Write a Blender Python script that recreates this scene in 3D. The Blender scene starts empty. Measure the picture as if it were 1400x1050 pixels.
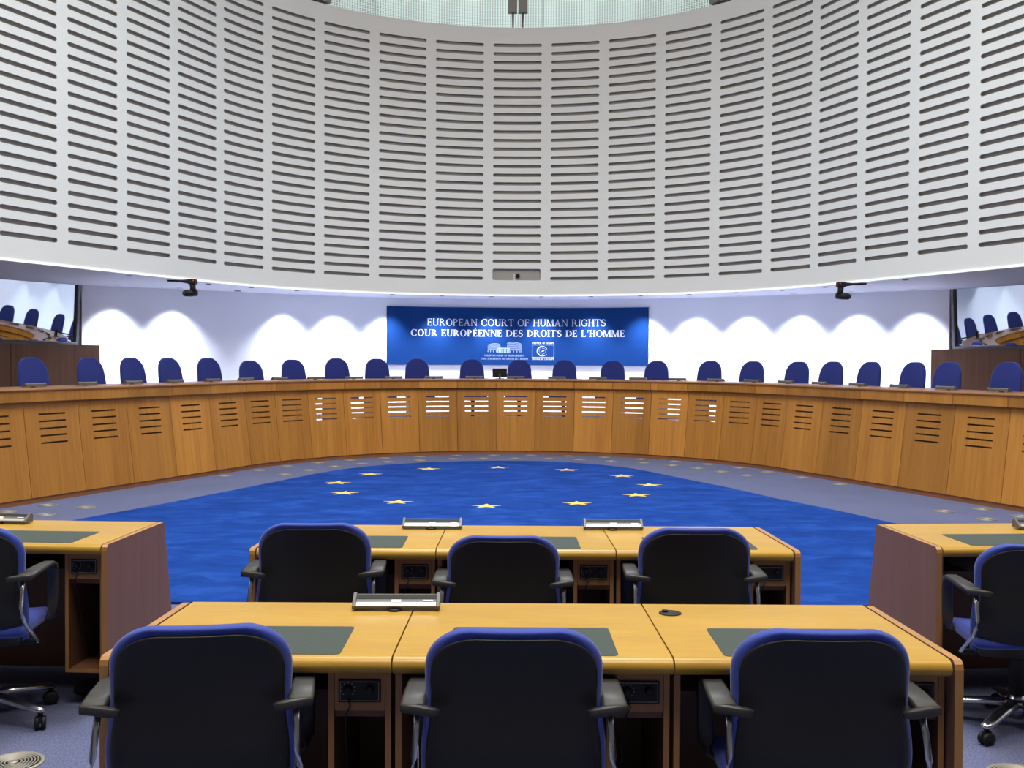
import bpy, math, random
from math import sin, cos, pi, sqrt, atan2, radians as R_
random.seed(7)
C = bpy.context.scene.collection
SC = bpy.context.scene

# ------------------------------------------------------------------ mesh helper
class MB:
    def __init__(s): s.v=[]; s.f=[]; s.mi=[]; s.sm=[]; s.uv=[]
    def add(s, vs, fs, mi=0, smooth=False, uv=None):
        n=len(s.v); s.v+= [tuple(p) for p in vs]
        s.uv += uv if uv else [(p[0],p[2]) for p in vs]
        for f in fs: s.f.append(tuple(i+n for i in f)); s.mi.append(mi); s.sm.append(smooth)
        return s
    def box(s,x0,x1,y0,y1,z0,z1,mi=0):
        return s.add([(x0,y0,z0),(x1,y0,z0),(x1,y1,z0),(x0,y1,z0),(x0,y0,z1),(x1,y0,z1),(x1,y1,z1),(x0,y1,z1)],
          [(0,3,2,1),(4,5,6,7),(0,1,5,4),(1,2,6,5),(2,3,7,6),(3,0,4,7)],mi)
    def prism(s,bot,top,mi=0,smooth=False):
        n=len(bot)
        return s.add(list(bot)+list(top),[tuple(reversed(range(n))),tuple(range(n,2*n))]+[(i,(i+1)%n,n+(i+1)%n,n+i) for i in range(n)],mi,smooth)
    def tube(s,path,r,n=10,mi=0,smooth=True,up=(0,0,1)):
        """r: radius, or list of (half width, half height) per point"""
        import mathutils
        V=mathutils.Vector; P=[V(p) for p in path]; vs=[]
        for i,p in enumerate(P):
            t=(P[min(i+1,len(P)-1)]-P[max(i-1,0)]).normalized()
            u=V(up)
            a=t.cross(u)
            if a.length<.05: a=t.cross(V((0,1,0)))
            a.normalize(); b=a.cross(t)
            ra,rb=(r[i] if isinstance(r,list) else (r,r))
            for k in range(n):
                th=2*pi*(k+.5)/n; c_,s_=cos(th),sin(th)
                if n==8 and isinstance(r,list):
                    e=.32; c_=math.copysign(abs(c_)**e,c_); s_=math.copysign(abs(s_)**e,s_)
                vs.append(p+a*ra*c_+b*rb*s_)
        m=len(P); fs=[]
        for i in range(m-1):
            for k in range(n): fs.append((i*n+k,i*n+(k+1)%n,(i+1)*n+(k+1)%n,(i+1)*n+k))
        fs.append(tuple(reversed(range(n)))); fs.append(tuple(range((m-1)*n,m*n)))
        return s.add(vs,fs,mi,smooth)
    def lathe(s,prof,n=24,c=(0,0,0),mi=0,smooth=True,axis='z'):
        vs=[];fs=[];m=len(prof)
        for (r,z) in prof:
            for k in range(n):
                a=2*pi*k/n
                p=(r*cos(a),r*sin(a),z)
                if axis=='y': p=(p[0],p[2],-p[1])
                if axis=='x': p=(p[2],p[0],p[1])
                vs.append((c[0]+p[0],c[1]+p[1],c[2]+p[2]))
        for i in range(m-1):
            for k in range(n): fs.append((i*n+k,i*n+(k+1)%n,(i+1)*n+(k+1)%n,(i+1)*n+k))
        fs.append(tuple(reversed(range(n)))); fs.append(tuple(range((m-1)*n,m*n)))
        return s.add(vs,fs,mi,smooth)
    def slab(s,front,back,nu,nv,mi=0,smooth=True):
        """closed slab from two nu x nv grids (row-major, rows = v)"""
        n=nu*nv; vs=list(front)+list(back); fs=[]
        for j in range(nv-1):
            for i in range(nu-1):
                a=j*nu+i; fs.append((a,a+1,a+nu+1,a+nu)); fs.append((n+a,n+a+nu,n+a+nu+1,n+a+1))
        ring=[i for i in range(nu)]+[j*nu+nu-1 for j in range(1,nv)]+[(nv-1)*nu+i for i in range(nu-2,-1,-1)]+[j*nu for j in range(nv-2,0,-1)]
        for k in range(len(ring)):
            a,b=ring[k],ring[(k+1)%len(ring)]; fs.append((b,a,n+a,n+b))
        return s.add(vs,fs,mi,smooth)
    def build(s,name,mats,parent=None,bevel=0,sub=0,seg=2,auto=0):
        me=bpy.data.meshes.new(name); me.from_pydata(s.v,[],s.f)
        if not isinstance(mats,(list,tuple)): mats=[mats]
        for m in mats: me.materials.append(m)
        for p,mi,sm in zip(me.polygons,s.mi,s.sm): p.material_index=mi; p.use_smooth=sm or sub>0
        ul=me.uv_layers.new(name='UVMap')
        for l in me.loops: ul.data[l.index].uv=s.uv[l.vertex_index]
        if auto:
            for p in me.polygons: p.use_smooth=True
            me.set_sharp_from_angle(angle=R_(auto))
        me.update()
        o=bpy.data.objects.new(name,me); C.objects.link(o)
        if parent: o.parent=parent
        if bevel:
            b=o.modifiers.new('Bevel','BEVEL'); b.width=bevel; b.segments=seg; b.limit_method='ANGLE'; b.angle_limit=R_(40)
        if sub:
            b=o.modifiers.new('Sub','SUBSURF'); b.levels=sub; b.render_levels=sub
        return o

def tag(o,label,cat,group=None):
    o['label']=label; o['category']=cat
    if group: o['group']=group
    return o
def thing(name,label,cat,loc=(0,0,0),rz=0,group=None):
    o=bpy.data.objects.new(name,None); C.objects.link(o); o.location=loc; o.rotation_euler=(0,0,rz); o.empty_display_size=.2
    return tag(o,label,cat,group)
def struct(o): o['kind']='structure'; return o
def dup(root,loc,rz,label,sc=None,parent=None):
    c=root.copy(); C.objects.link(c)
    if parent: c.parent=parent
    else:
        c.location=loc; c.rotation_euler=(0,0,rz); c['label']=label
        if sc: c.scale=sc
    for ch in list(root.children): dup(ch,None,None,None,None,c)
    return c

# ------------------------------------------------------------------ materials
def newmat(name):
    m=bpy.data.materials.new(name); m.use_nodes=True
    nt=m.node_tree; b=nt.nodes['Principled BSDF']; return m,nt,b
def plain(name,col,rough=.5,metal=0,spec=.5,emit=None,es=0,coat=0,sheen=0):
    m,nt,b=newmat(name); b.inputs['Base Color'].default_value=(*col,1); b.inputs['Roughness'].default_value=rough
    b.inputs['Metallic'].default_value=metal; b.inputs['Specular IOR Level'].default_value=spec
    b.inputs['Coat Weight'].default_value=coat; b.inputs['Sheen Weight'].default_value=sheen
    if emit: b.inputs['Emission Color'].default_value=(*emit,1); b.inputs['Emission Strength'].default_value=es
    return m
def coord(nt,kind,scale,rot=(0,0,0)):
    t=nt.nodes.new('ShaderNodeTexCoord'); mp=nt.nodes.new('ShaderNodeMapping'); mp.inputs['Scale'].default_value=scale
    mp.inputs['Rotation'].default_value=rot
    nt.links.new(t.outputs[kind],mp.inputs['Vector']); return mp.outputs['Vector']
def noise(nt,vec,scale,detail=4,rough=.55,dist=0):
    n=nt.nodes.new('ShaderNodeTexNoise'); n.inputs['Scale'].default_value=scale; n.inputs['Detail'].default_value=detail
    n.inputs['Roughness'].default_value=rough; n.inputs['Distortion'].default_value=dist
    nt.links.new(vec,n.inputs['Vector']); return n.outputs['Fac']
def ramp(nt,fac,stops):
    r=nt.nodes.new('ShaderNodeValToRGB'); el=r.color_ramp.elements
    while len(el)<len(stops): el.new(.5)
    for e,(p,c) in zip(el,stops): e.position=p; e.color=(*c,1)
    nt.links.new(fac,r.inputs['Fac']); return r.outputs['Color']
def mix(nt,a,b,fac,mode='MIX'):
    m=nt.nodes.new('ShaderNodeMix'); m.data_type='RGBA'; m.blend_type=mode
    if isinstance(fac,(int,float)): m.inputs['Factor'].default_value=fac
    else: nt.links.new(fac,m.inputs['Factor'])
    for k,x in (('A',a),('B',b)):
        i=[s for s in m.inputs if s.name==k and s.type=='RGBA'][0]
        if isinstance(x,tuple): i.default_value=(*x,1)
        else: nt.links.new(x,i)
    return [s for s in m.outputs if s.type=='RGBA'][0]
def bump(nt,b,fac,strength,dist=.002):
    n=nt.nodes.new('ShaderNodeBump'); n.inputs['Strength'].default_value=strength; n.inputs['Distance'].default_value=dist
    nt.links.new(fac,n.inputs['Height']); nt.links.new(n.outputs['Normal'],b.inputs['Normal'])
def wood(name,dark,light,kind='UV',scale=(30,1.2,1),rough=.38,vary=0.0,coat=.15,big=(4,.25,1),spec=.45):
    m,nt,b=newmat(name)
    v=coord(nt,kind,scale)
    oi=nt.nodes.new('ShaderNodeObjectInfo')
    ad=nt.nodes.new('ShaderNodeVectorMath'); ad.operation='ADD'
    sc=nt.nodes.new('ShaderNodeMath'); sc.operation='MULTIPLY'; sc.inputs[1].default_value=53.0; nt.links.new(oi.outputs['Random'],sc.inputs[0])
    nt.links.new(v,ad.inputs[0]); nt.links.new(sc.outputs[0],ad.inputs[1])
    f1=noise(nt,ad.outputs[0],1.0,5,.6,.3)
    v2=coord(nt,kind,big); ad2=nt.nodes.new('ShaderNodeVectorMath'); ad2.operation='ADD'; nt.links.new(v2,ad2.inputs[0]); nt.links.new(sc.outputs[0],ad2.inputs[1])
    f2=noise(nt,ad2.outputs[0],1.0,3,.5,.5)
    c1=ramp(nt,f1,[(.28,dark),(.72,light)])
    d2=tuple(x*.72 for x in dark)
    c2=ramp(nt,f2,[(.35,tuple((a+b_)/2*.88 for a,b_ in zip(dark,light))),(.65,light)])
    col=mix(nt,c1,c2,.5)
    if vary:
        hs=nt.nodes.new('ShaderNodeHueSaturation')
        mr=nt.nodes.new('ShaderNodeMapRange'); mr.inputs['To Min'].default_value=1-vary; mr.inputs['To Max'].default_value=1+vary
        nt.links.new(oi.outputs['Random'],mr.inputs['Value']); nt.links.new(mr.outputs['Result'],hs.inputs['Value']); nt.links.new(col,hs.inputs['Color']); col=hs.outputs['Color']
    nt.links.new(col,b.inputs['Base Color']); b.inputs['Roughness'].default_value=rough; b.inputs['Coat Weight'].default_value=coat; b.inputs['Coat Roughness'].default_value=.2
    b.inputs['Specular IOR Level'].default_value=spec
    return m
def fabric(name,col,col2,scale=400,rough=.9,bs=.3,kind='Object',sheen=.3):
    m,nt,b=newmat(name); v=coord(nt,kind,(1,1,1)); f=noise(nt,v,scale,2,.6)
    nt.links.new(ramp(nt,f,[(.3,col),(.7,col2)]),b.inputs['Base Color']); b.inputs['Roughness'].default_value=rough
    b.inputs['Specular IOR Level'].default_value=.2; b.inputs['Sheen Weight'].default_value=sheen; b.inputs['Sheen Roughness'].default_value=.4
    bump(nt,b,f,bs); return m

M={}
M['bench']=wood('bench_wood',(.33,.120,.017),(.58,.255,.047),vary=.19,rough=.5,coat=.0,spec=.28)
M['lip']=wood('lip_wood',(.27,.11,.035),(.38,.17,.06),scale=(2,30,1),rough=.3)
M['plinth']=wood('plinth_wood',(.24,.088,.030),(.32,.125,.045),rough=.5,vary=.05)
M['desk']=wood('desk_wood',(.455,.252,.026),(.57,.335,.046),kind='Object',scale=(5,40,8),big=(1.5,6,3),rough=.34,coat=.10,spec=.35)
M['edge']=wood('desk_edge_wood',(.40,.185,.045),(.50,.25,.07),kind='Object',scale=(30,30,2),big=(6,6,1),rough=.4,coat=.15)
M['side']=wood('side_laminate',(.205,.100,.072),(.255,.132,.098),kind='Object',scale=(30,60,1.2),big=(6,7,.3),rough=.5,coat=.0)
M['dark_wood']=wood('booth_wood',(.125,.056,.026),(.20,.098,.052),kind='UV',scale=(40,1.0,1),big=(9,.2,1),rough=.6,spec=.15,coat=0)
M['inner']=wood('pedestal_wood',(.31,.135,.034),(.40,.19,.055),kind='Object',scale=(30,30,2),big=(6,6,1),rough=.5)
M['inner_dark']=wood('shaded_inside_wood',(.12,.05,.025),(.17,.075,.035),kind='Object',scale=(30,30,2),big=(6,6,1),rough=.6)  # darker copy of the pedestal wood, under-desk shade put into the colour
M['blue']=fabric('blue_upholstery',(.040,.066,.32),(.058,.090,.41),350)
M['judge_blue']=fabric('dark_blue_upholstery',(.020,.030,.175),(.029,.042,.225),300)
M['shell']=plain('black_shell',(.011,.011,.012),.45,spec=.4)
M['armblack']=plain('black_armrest',(.032,.031,.029),.5)
M['black']=plain('black_plastic',(.012,.012,.013),.55,spec=.3)
M['chrome']=plain('polished_aluminium',(.62,.64,.67),.22,1)
M['silver']=plain('silver_strip',(.80,.79,.76),.25,.6)
M['grey']=plain('grey_casing',(.135,.125,.115),.45,.2)
M['greydark']=plain('smoked_strip',(.03,.031,.029),.6,spec=.2)
M['white']=plain('white_button',(.8,.8,.78),.4)
M['pad']=fabric('grey_green_leather',(.052,.068,.062),(.072,.090,.082),260,.75,.12,sheen=0)
M['paint']=plain('drum_paint',(.87,.895,.87),.62,spec=.3)
M['wall']=plain('white_wall_paint',(.87,.875,.89),.7,spec=.2)
M['soffit']=plain('soffit_paint',(.82,.82,.84),.5,spec=.3)
M['felt']=plain('slot_felt',(.42,.405,.37),.9,spec=.1)
M['steel']=plain('vent_steel',(.36,.34,.30),.5,.5)
M['ventdark']=plain('vent_gap',(.05,.047,.045),.7)
M['galv']=plain('grey_metal',(.27,.27,.26),.5,.3)
M['banner']=plain('banner_blue',(.003,.028,.118),.7,spec=.1)
M['letter']=plain('banner_white',(.50,.53,.62),.6,spec=.2)
M['paper']=plain('pale_folder',(.42,.50,.60),.6)
M['lamp_on']=plain('lamp_lens_lit',(.9,.9,.9),.3,emit=(.85,.9,1),es=6)
M['lamp_off']=plain('lamp_lens_dark',(.10,.10,.12),.3)
M['frame']=plain('window_frame_metal',(.11,.11,.115),.4,.3)
M['dais']=plain('dais_floor',(.38,.39,.48),.8,spec=.2)
M['rear']=plain('rear_wall_paint',(.60,.57,.53),.8)
def make_glass():
    m,nt,b=newmat('booth_glass'); nt.nodes.remove(b)
    g=nt.nodes.new('ShaderNodeBsdfGlossy'); g.inputs['Roughness'].default_value=.01; g.inputs['Color'].default_value=(.88,.95,.97,1)
    t=nt.nodes.new('ShaderNodeBsdfTransparent'); t.inputs['Color'].default_value=(.35,.36,.36,1)
    mx=nt.nodes.new('ShaderNodeMixShader'); mx.inputs[0].default_value=.62
    nt.links.new(t.outputs[0],mx.inputs[1]); nt.links.new(g.outputs[0],mx.inputs[2])
    nt.links.new(mx.outputs[0],nt.nodes['Material Output'].inputs['Surface']); return m
M['glass']=make_glass()
def make_carpet():
    m,nt,b=newmat('floor_carpet'); v=coord(nt,'Object',(1,1,1)); f=noise(nt,v,130,3,.7)
    f2=noise(nt,v,1.3,3,.5)
    c=ramp(nt,f,[(.32,(.066,.077,.160)),(.68,(.19,.208,.345))])
    c=mix(nt,c,ramp(nt,f2,[(.3,(.9,.9,.9)),(.7,(1,1,1))]),1.0,'MULTIPLY')
    nt.links.new(c,b.inputs['Base Color']); b.inputs['Roughness'].default_value=.95; b.inputs['Specular IOR Level'].default_value=.1
    bump(nt,b,f,.4,.003); return m
M['carpet']=make_carpet()
def make_rug():
    m,nt,b=newmat('blue_rug_pile'); v=coord(nt,'Object',(1.3,1.9,1)); f=noise(nt,v,1.7,10,.66,.5)
    v2=coord(nt,'Object',(1,1,1)); f2=noise(nt,v2,220,2,.7)
    c=ramp(nt,f,[(.30,(.004,.034,.20)),(.52,(.008,.053,.29)),(.72,(.022,.092,.41))])
    c=mix(nt,c,ramp(nt,f2,[(.3,(.75,.75,.78)),(.7,(1.1,1.1,1.1))]),1.0,'MULTIPLY')
    nt.links.new(c,b.inputs['Base Color']); b.inputs['Roughness'].default_value=.95; b.inputs['Specular IOR Level'].default_value=.1
    bump(nt,b,f2,.5,.004); return m
M['rug']=make_rug()
M['star']=fabric('yellow_pile',(.72,.50,.10),(.85,.62,.16),200,.95,.3,sheen=0)
def make_perf():
    m,nt,b=newmat('perforated_metal'); t=nt.nodes.new('ShaderNodeTexCoord'); sp=nt.nodes.new('ShaderNodeSeparateXYZ'); nt.links.new(t.outputs['UV'],sp.inputs[0])
    outs=[]
    for ax in ('X','Y'):
        a=nt.nodes.new('ShaderNodeMath'); a.operation='MULTIPLY'; a.inputs[1].default_value=2*pi/.0335; nt.links.new(sp.outputs[ax],a.inputs[0])
        c=nt.nodes.new('ShaderNodeMath'); c.operation='SINE'; nt.links.new(a.outputs[0],c.inputs[0]); outs.append(c.outputs[0])
    p=nt.nodes.new('ShaderNodeMath'); p.operation='ADD'; nt.links.new(outs[0],p.inputs[0]); nt.links.new(outs[1],p.inputs[1])
    g=nt.nodes.new('ShaderNodeMath'); g.operation='GREATER_THAN'; g.inputs[1].default_value=.85; nt.links.new(p.outputs[0],g.inputs[0])
    nt.links.new(mix(nt,(.66,.74,.73),(.10,.13,.13),g.outputs[0]),b.inputs['Base Color']); b.inputs['Roughness'].default_value=.6; return m
M['perf']=make_perf()

# ------------------------------------------------------------------ plan curves
AX=.045
def curve(s,R,phi,X0,apex,off):
    """plan point on an arc (radius R, half angle phi) continued by straight tangents; off>0 = away from the court"""
    a=abs(s); sg=1 if s>=0 else -1; L=R*phi
    if a<=L: t=a/R; x=(R+off)*sin(t); y=apex-R+(R+off)*cos(t)
    else: t=phi; d=a-L; x=(R+off)*sin(t)+d*cos(t); y=apex-R+(R+off)*cos(t)-d*sin(t)
    return X0+sg*x, y, sg*t
def drum(s,off=0): return curve(s,5.006,1.1917,.047,19.3,off)
BW1,BW2=.629,.768
def bench(s,off=0): return curve(s,4.006,1.1851,.037,17.19,off)
def bs(k):
    a=abs(k); v=a*BW1 if a<=7.5 else 7.5*BW1+(a-7.5)*BW2
    return v if k>=0 else -v
def wallc(s,off=0): return curve(s,6.9,.66,.03,20.76,off)

def frange(a,b,n): return [a+(b-a)*i/n for i in range(n+1)]
def sheet(mb,cv,ss,lo,hi,off0,off1,mi=0,smooth=True):
    """curved wall sheet between heights lo/hi"""
    vs=[];uv=[]
    for s in ss:
        x,y,_=cv(s,off0); vs.append((x,y,lo)); uv.append((s,lo))
        x,y,_=cv(s,off1); vs.append((x,y,hi)); uv.append((s,hi))
    fs=[(2*i,2*i+2,2*i+3,2*i+1) for i in range(len(ss)-1)]
    mb.add(vs,fs,mi,smooth,uv)
def ring_slab(mb,cv,ss,o0,o1,z0,z1,mi=0):
    vs=[];uv=[]
    for s in ss:
        for o,z in ((o0,z0),(o1,z0),(o1,z1),(o0,z1)):
            x,y,_=cv(s,o); vs.append((x,y,z)); uv.append((s,z+o))
    n=len(ss); fs=[]
    for i in range(n-1):
        a=4*i;b=a+4
        for k in range(4): fs.append((a+k,a+(k+1)%4,b+(k+1)%4,b+k))
    fs+=[(3,2,1,0),(4*n-4,4*n-3,4*n-2,4*n-1)]
    mb.add(vs,fs,mi,False,uv)

def slotted(mb,mp,s0,s1,h0,h1,slots,depth,mi_face,mi_side,mi_back,through=False,nmid=8):
    """slots: list of (h, s_a, s_b, half height, corner radius), bottom to top; mp(s,h,d)->xyz, d = depth behind the face"""
    def face(pts,mi):
        mb.add([mp(*p) for p in pts],[tuple(range(len(pts)))],mi,False,[(p[0],p[1]) for p in pts])
    cuts=[h0]+[(slots[i][0]+slots[i+1][0])/2 if slots[i][3]==slots[i+1][3] else slots[i][0]+slots[i][3]+.02 for i in range(len(slots)-1)]+[h1]
    for (h,sa,sb,hh,r),lo,hi in zip(slots,cuts[:-1],cuts[1:]):
        S=[];
        ne=4
        for i in range(ne): S.append((sa+r*(1-cos(pi/2*i/ne)),hh-r+r*sin(pi/2*i/ne)))
        for s in frange(sa+r,sb-r,nmid): S.append((s,hh))
        for i in range(ne-1,-1,-1): S.append((sb-r*(1-cos(pi/2*i/ne)),hh-r+r*sin(pi/2*i/ne)))
        nm=2
        for a,b in [(x,y) for seq in (frange(s0,sa,nm),frange(sb,s1,nm)) for x,y in zip(seq[:-1],seq[1:])]:
            face([(a,lo,0),(b,lo,0),(b,hi,0),(a,hi,0)],mi_face)
        for (a,ea),(b,eb) in zip(S[:-1],S[1:]):
            face([(a,lo,0),(b,lo,0),(b,h-eb,0),(a,h-ea,0)],mi_face)
            face([(a,h+ea,0),(b,h+eb,0),(b,hi,0),(a,hi,0)],mi_face)
            face([(a,h-ea,0),(b,h-eb,0),(b,h-eb,depth),(a,h-ea,depth)],mi_side)
            face([(a,h+ea,depth),(b,h+eb,depth),(b,h+eb,0),(a,h+ea,0)],mi_side)
            if not through: face([(a,h-ea,depth),(b,h-eb,depth),(b,h+eb,depth),(a,h+ea,depth)],mi_back)
        if S[0][1]>1e-4:
            e=S[0][1]
            face([(sa,h-e,depth),(sa,h+e,depth),(sa,h+e,0),(sa,h-e,0)],mi_side)
            face([(sb,h-e,0),(sb,h+e,0),(sb,h+e,depth),(sb,h-e,depth)],mi_side)

HS=2.726      # soffit height
# ------------------------------------------------------------------ setting
mb=MB(); mb.box(-22,22,-8,23,-.3,0); struct(mb.build('floor',M['carpet']))

# drum with slotted acoustic panels
mb=MB(); DW=1.0547; RIM=7.59
def dmap(s,h,d):
    x,y,_=drum(s,d); return (x,y,h)
for n in range(-12,13):
    rows=[(3.024+i*.15714,n*DW-.44,n*DW+.44,.029,.0289) for i in range(28)]
    if n==0: rows=[(3.100,-.44,.44,.105,.03)]+rows[2:]
    slotted(mb,dmap,(n-.5)*DW,(n+.5)*DW,HS,RIM,rows,.055,0,1,1,nmid=8)
for sg in (-1,1):
    ss=frange(sg*12.5*DW,sg*30,10); ss=ss if sg>0 else ss[::-1]
    sheet(mb,drum,ss,HS,RIM,0,0,0,False)
ring_slab(mb,drum,frange(-30,30,160),.16,.22,HS,RIM,0)
ring_slab(mb,drum,frange(-30,30,160),0,.22,RIM-.005,RIM,0)
struct(mb.build('wall_drum',[M['paint'],M['felt']]))
mb=MB(); ring_slab(mb,drum,frange(-30,30,200),-.012,.03,HS-.022,HS); struct(mb.build('trim_1',plain('glowing_white_lip',(.95,.95,.94),.3,emit=(.95,.97,1),es=.55)))  # faint glow put into the lip material to give a bright edge line
# soffit ring
mb=MB(); ring_slab(mb,drum,frange(-29.5,29.5,160),.031,7.5,HS-.004,HS+.25); struct(mb.build('ceiling',M['soffit']))
# white curved wall behind the judges
mb=MB(); ss=frange(-8.12,8.12,80); sheet(mb,wallc,ss,0,HS-.004,0,0); sheet(mb,wallc,ss[::-1],0,HS-.004,.15,.15); struct(mb.build('wall_back',M['wall']))
# upper perforated ring and ceiling above the rim
mb=MB(); sheet(mb,drum,frange(-26,26,120),7.2,12.2,3.0,3.0); struct(mb.build('wall_upper',M['perf']))
mb=MB()
for k in range(-4,5):
    s=k*2.2+.33
    x,y,t=drum(s,2.96); mb.box(x-.006,x+.006,y-.01,y+.01,7.5,12.1)
struct(mb.build('trim_2',plain('panel_joint',(.33,.38,.37),.6)))
mb=MB(); mb.box(-22,22,-8,23,12.2,12.4); struct(mb.build('ceiling_upper',M['rear']))
mb=MB(); mb.box(-22,22,-8.2,-8,0,12.2); struct(mb.build('wall_rear',M['rear']))
# side walls with the interpreters' booths
for sg,nm in ((-1,'wall_left'),(1,'wall_right')):
    mb=MB(); p0=(sg*7.35+.03,17.35); p1=(sg*19.6+.03,1.15); p2=(sg*19.6+.03,-8)
    for a,b in ((p0,p1),(p1,p2)):
        mb.add([(a[0],a[1],0),(b[0],b[1],0),(b[0],b[1],HS),(a[0],a[1],HS)],[(0,1,2,3)])
        mb.add([(a[0]+sg*.1,a[1],0),(b[0]+sg*.1,b[1],0),(b[0]+sg*.1,b[1],HS),(a[0]+sg*.1,a[1],HS)],[(0,1,2,3)])
    struct(mb.build(nm,plain(nm+'_dark',(.05,.05,.055),.7)))  # near-black tone stands in for the unlit booth interior
DX,DY=.436,.900      # plan direction of the booth fronts (towards the camera)
for sg,wn,tn in ((-1,'window_1','trim_3'),(1,'window_2','trim_4')):
    bx,by=sg*7.085+.03,17.04
    def bp(t,d,z,sg=sg,bx=bx,by=by):   # t along the front, d towards the court
        return (bx+sg*DX*t-sg*DY*d, by-DY*t-DX*d, z)
    tilt=.068; GX,GY=.489,.872
    def gp(t,d,z,sg=sg,bx=bx,by=by): return (bx+sg*GX*t-sg*GY*d, by-GY*t-GX*d, z)
    mb=MB()
    zt,zb=HS-.01,1.80; L=5.2
    a=[gp(.06,0,zb),gp(L,0,zb),gp(L,(zt-zb)*tilt,zt),gp(.06,(zt-zb)*tilt,zt)]
    b=[gp(.06,-.012,zb),gp(L,-.012,zb),gp(L,(zt-zb)*tilt-.012,zt),gp(.06,(zt-zb)*tilt-.012,zt)]
    mb.prism(b,a)
    w=struct(mb.build(wn,M['glass']))
    mb=MB()
    mb.prism([gp(.01,-.03,1.75),gp(.06,-.03,1.75),gp(.06,.04,1.75),gp(.01,.04,1.75)],[gp(.01,.04,zt),gp(.06,.04,zt),gp(.06,.11,zt),gp(.01,.11,zt)])
    mb.prism([gp(.06,-.03,1.75),gp(L,-.03,1.75),gp(L,.05,1.75),gp(.06,.05,1.75)],[gp(.06,-.03,1.795),gp(L,-.03,1.795),gp(L,.05,1.795),gp(.06,.05,1.795)])
    struct(mb.build('window_frame',M['frame'],w,bevel=.006))
    mb=MB()
    for t0,t1 in ((.02,1.655),(1.665,3.4),(3.41,5.2)):
        P=[bp(t0,-.10-.13*t0,0),bp(t1,-.10-.13*t1,0),bp(t1,.52,0),bp(t0,.52,0)]
        vs=[(x,y,0) for x,y,_ in P]+[(x,y,1.745) for x,y,_ in P]
        q=[t0,t1,t1,t0]
        order=[(0,3,2,1),(4,5,6,7),(0,1,5,4),(1,2,6,5),(2,3,7,6),(3,0,4,7)]
        mb.add(vs,order,0,False,[(t,0) for t in q]+[(t,1.745) for t in q])
    struct(mb.build(tn,M['dark_wood']))
# dais under the judges
mb=MB(); ring_slab(mb,bench,frange(-bs(13.5),bs(13.5),90),.36,3.3,0.002,.42); struct(mb.build('floor_dais',M['dais']))
mb=MB(); ring_slab(mb,lambda s,o:wallc(s,o),frange(-7.6,7.6,70),-.02,.01,.42,.505); struct(mb.build('baseboard_back',M['frame']))

# ------------------------------------------------------------------ judges' bench
LEAN=.13
HB,HT=.06,1.088
bt=thing('judges_bench',"long curved light wood judges' bench with slotted front panels",'bench',(.037,17.25,0))
def bloc(p): return (p[0]-.037,p[1]-17.25,p[2])
def bmap(s,h,d):
    x,y,_=bench(s,LEAN*(h-HB)/(HT-HB)+d); return bloc((x,y,h))
def arc_ss(a,b,n=6): return frange(a,b,n)
for k in range(-13,14):
    a,b=bs(k-.5)+.0035,bs(k+.5)-.0035
    mb=MB(); c=(a+b)/2; sl=[(z,c-.187,c+.187,.0095,.002) for z in (.628,.706,.784,.862,.940)]
    slotted(mb,bmap,a,b,HB,HT,sl,.016,0,0,0,through=True,nmid=5)
    for s in (a,b):
        mb.add([bmap(s,HB,0),bmap(s,HT,0),bmap(s,HT,.016),bmap(s,HB,.016)],[(0,1,2,3)])
    slotted(mb,lambda s,h,d:bmap(s,h,.016-d),a,b,HB,HT,sl,0,0,0,0,through=True,nmid=5)
    mb.build('front_panel',M['bench'],bt)
    mb=MB()
    def cv(s,o): x,y,t=bench(s,o); return x-.037,y-17.25,t
    ring_slab(mb,cv,arc_ss(a,b),.082,.118,1.080,1.192); mb.build('fascia_panel',M['bench'],bt)
mb=MB()
ss=frange(-bs(13.5),bs(13.5),130)
prof=[(.118,1.190),(.078,1.192),(.070,1.200),(.069,1.212),(.076,1.222),(.086,1.225),(.74,1.225),(.74,1.190)]
vs=[];uv=[]
for s in ss:
    for o,z in prof:
        x,y,_=cv(s,o); vs.append((x,y,z)); uv.append((s,z+o))
n=len(prof); fs=[]
for i in range(len(ss)-1):
    for k in range(n): fs.append((i*n+k,i*n+(k+1)%n,(i+1)*n+(k+1)%n,(i+1)*n+k))
mb.add(vs,fs,0,False,uv); mb.build('worktop',M['lip'],bt)
mb=MB(); ring_slab(mb,cv,ss,.012,.04,0.0,HB); mb.build('plinth',M['plinth'],bt)
for k in range(-13,14):
    if k==13: continue
    s_=bs(k+.5); mb=MB()
    p=[bench(s_-.012,.152),bench(s_+.012,.152),bench(s_+.012,.735),bench(s_-.012,.735)]
    q=[bench(s_-.012,.036),bench(s_+.012,.036),bench(s_+.012,.735),bench(s_-.012,.735)]
    mb.prism([(x-.037,y-17.25,0) for x,y,_ in q],[(x-.037,y-17.25,1.189) for x,y,_ in p]); mb.build('divider_panel',M['inner'],bt)

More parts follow.
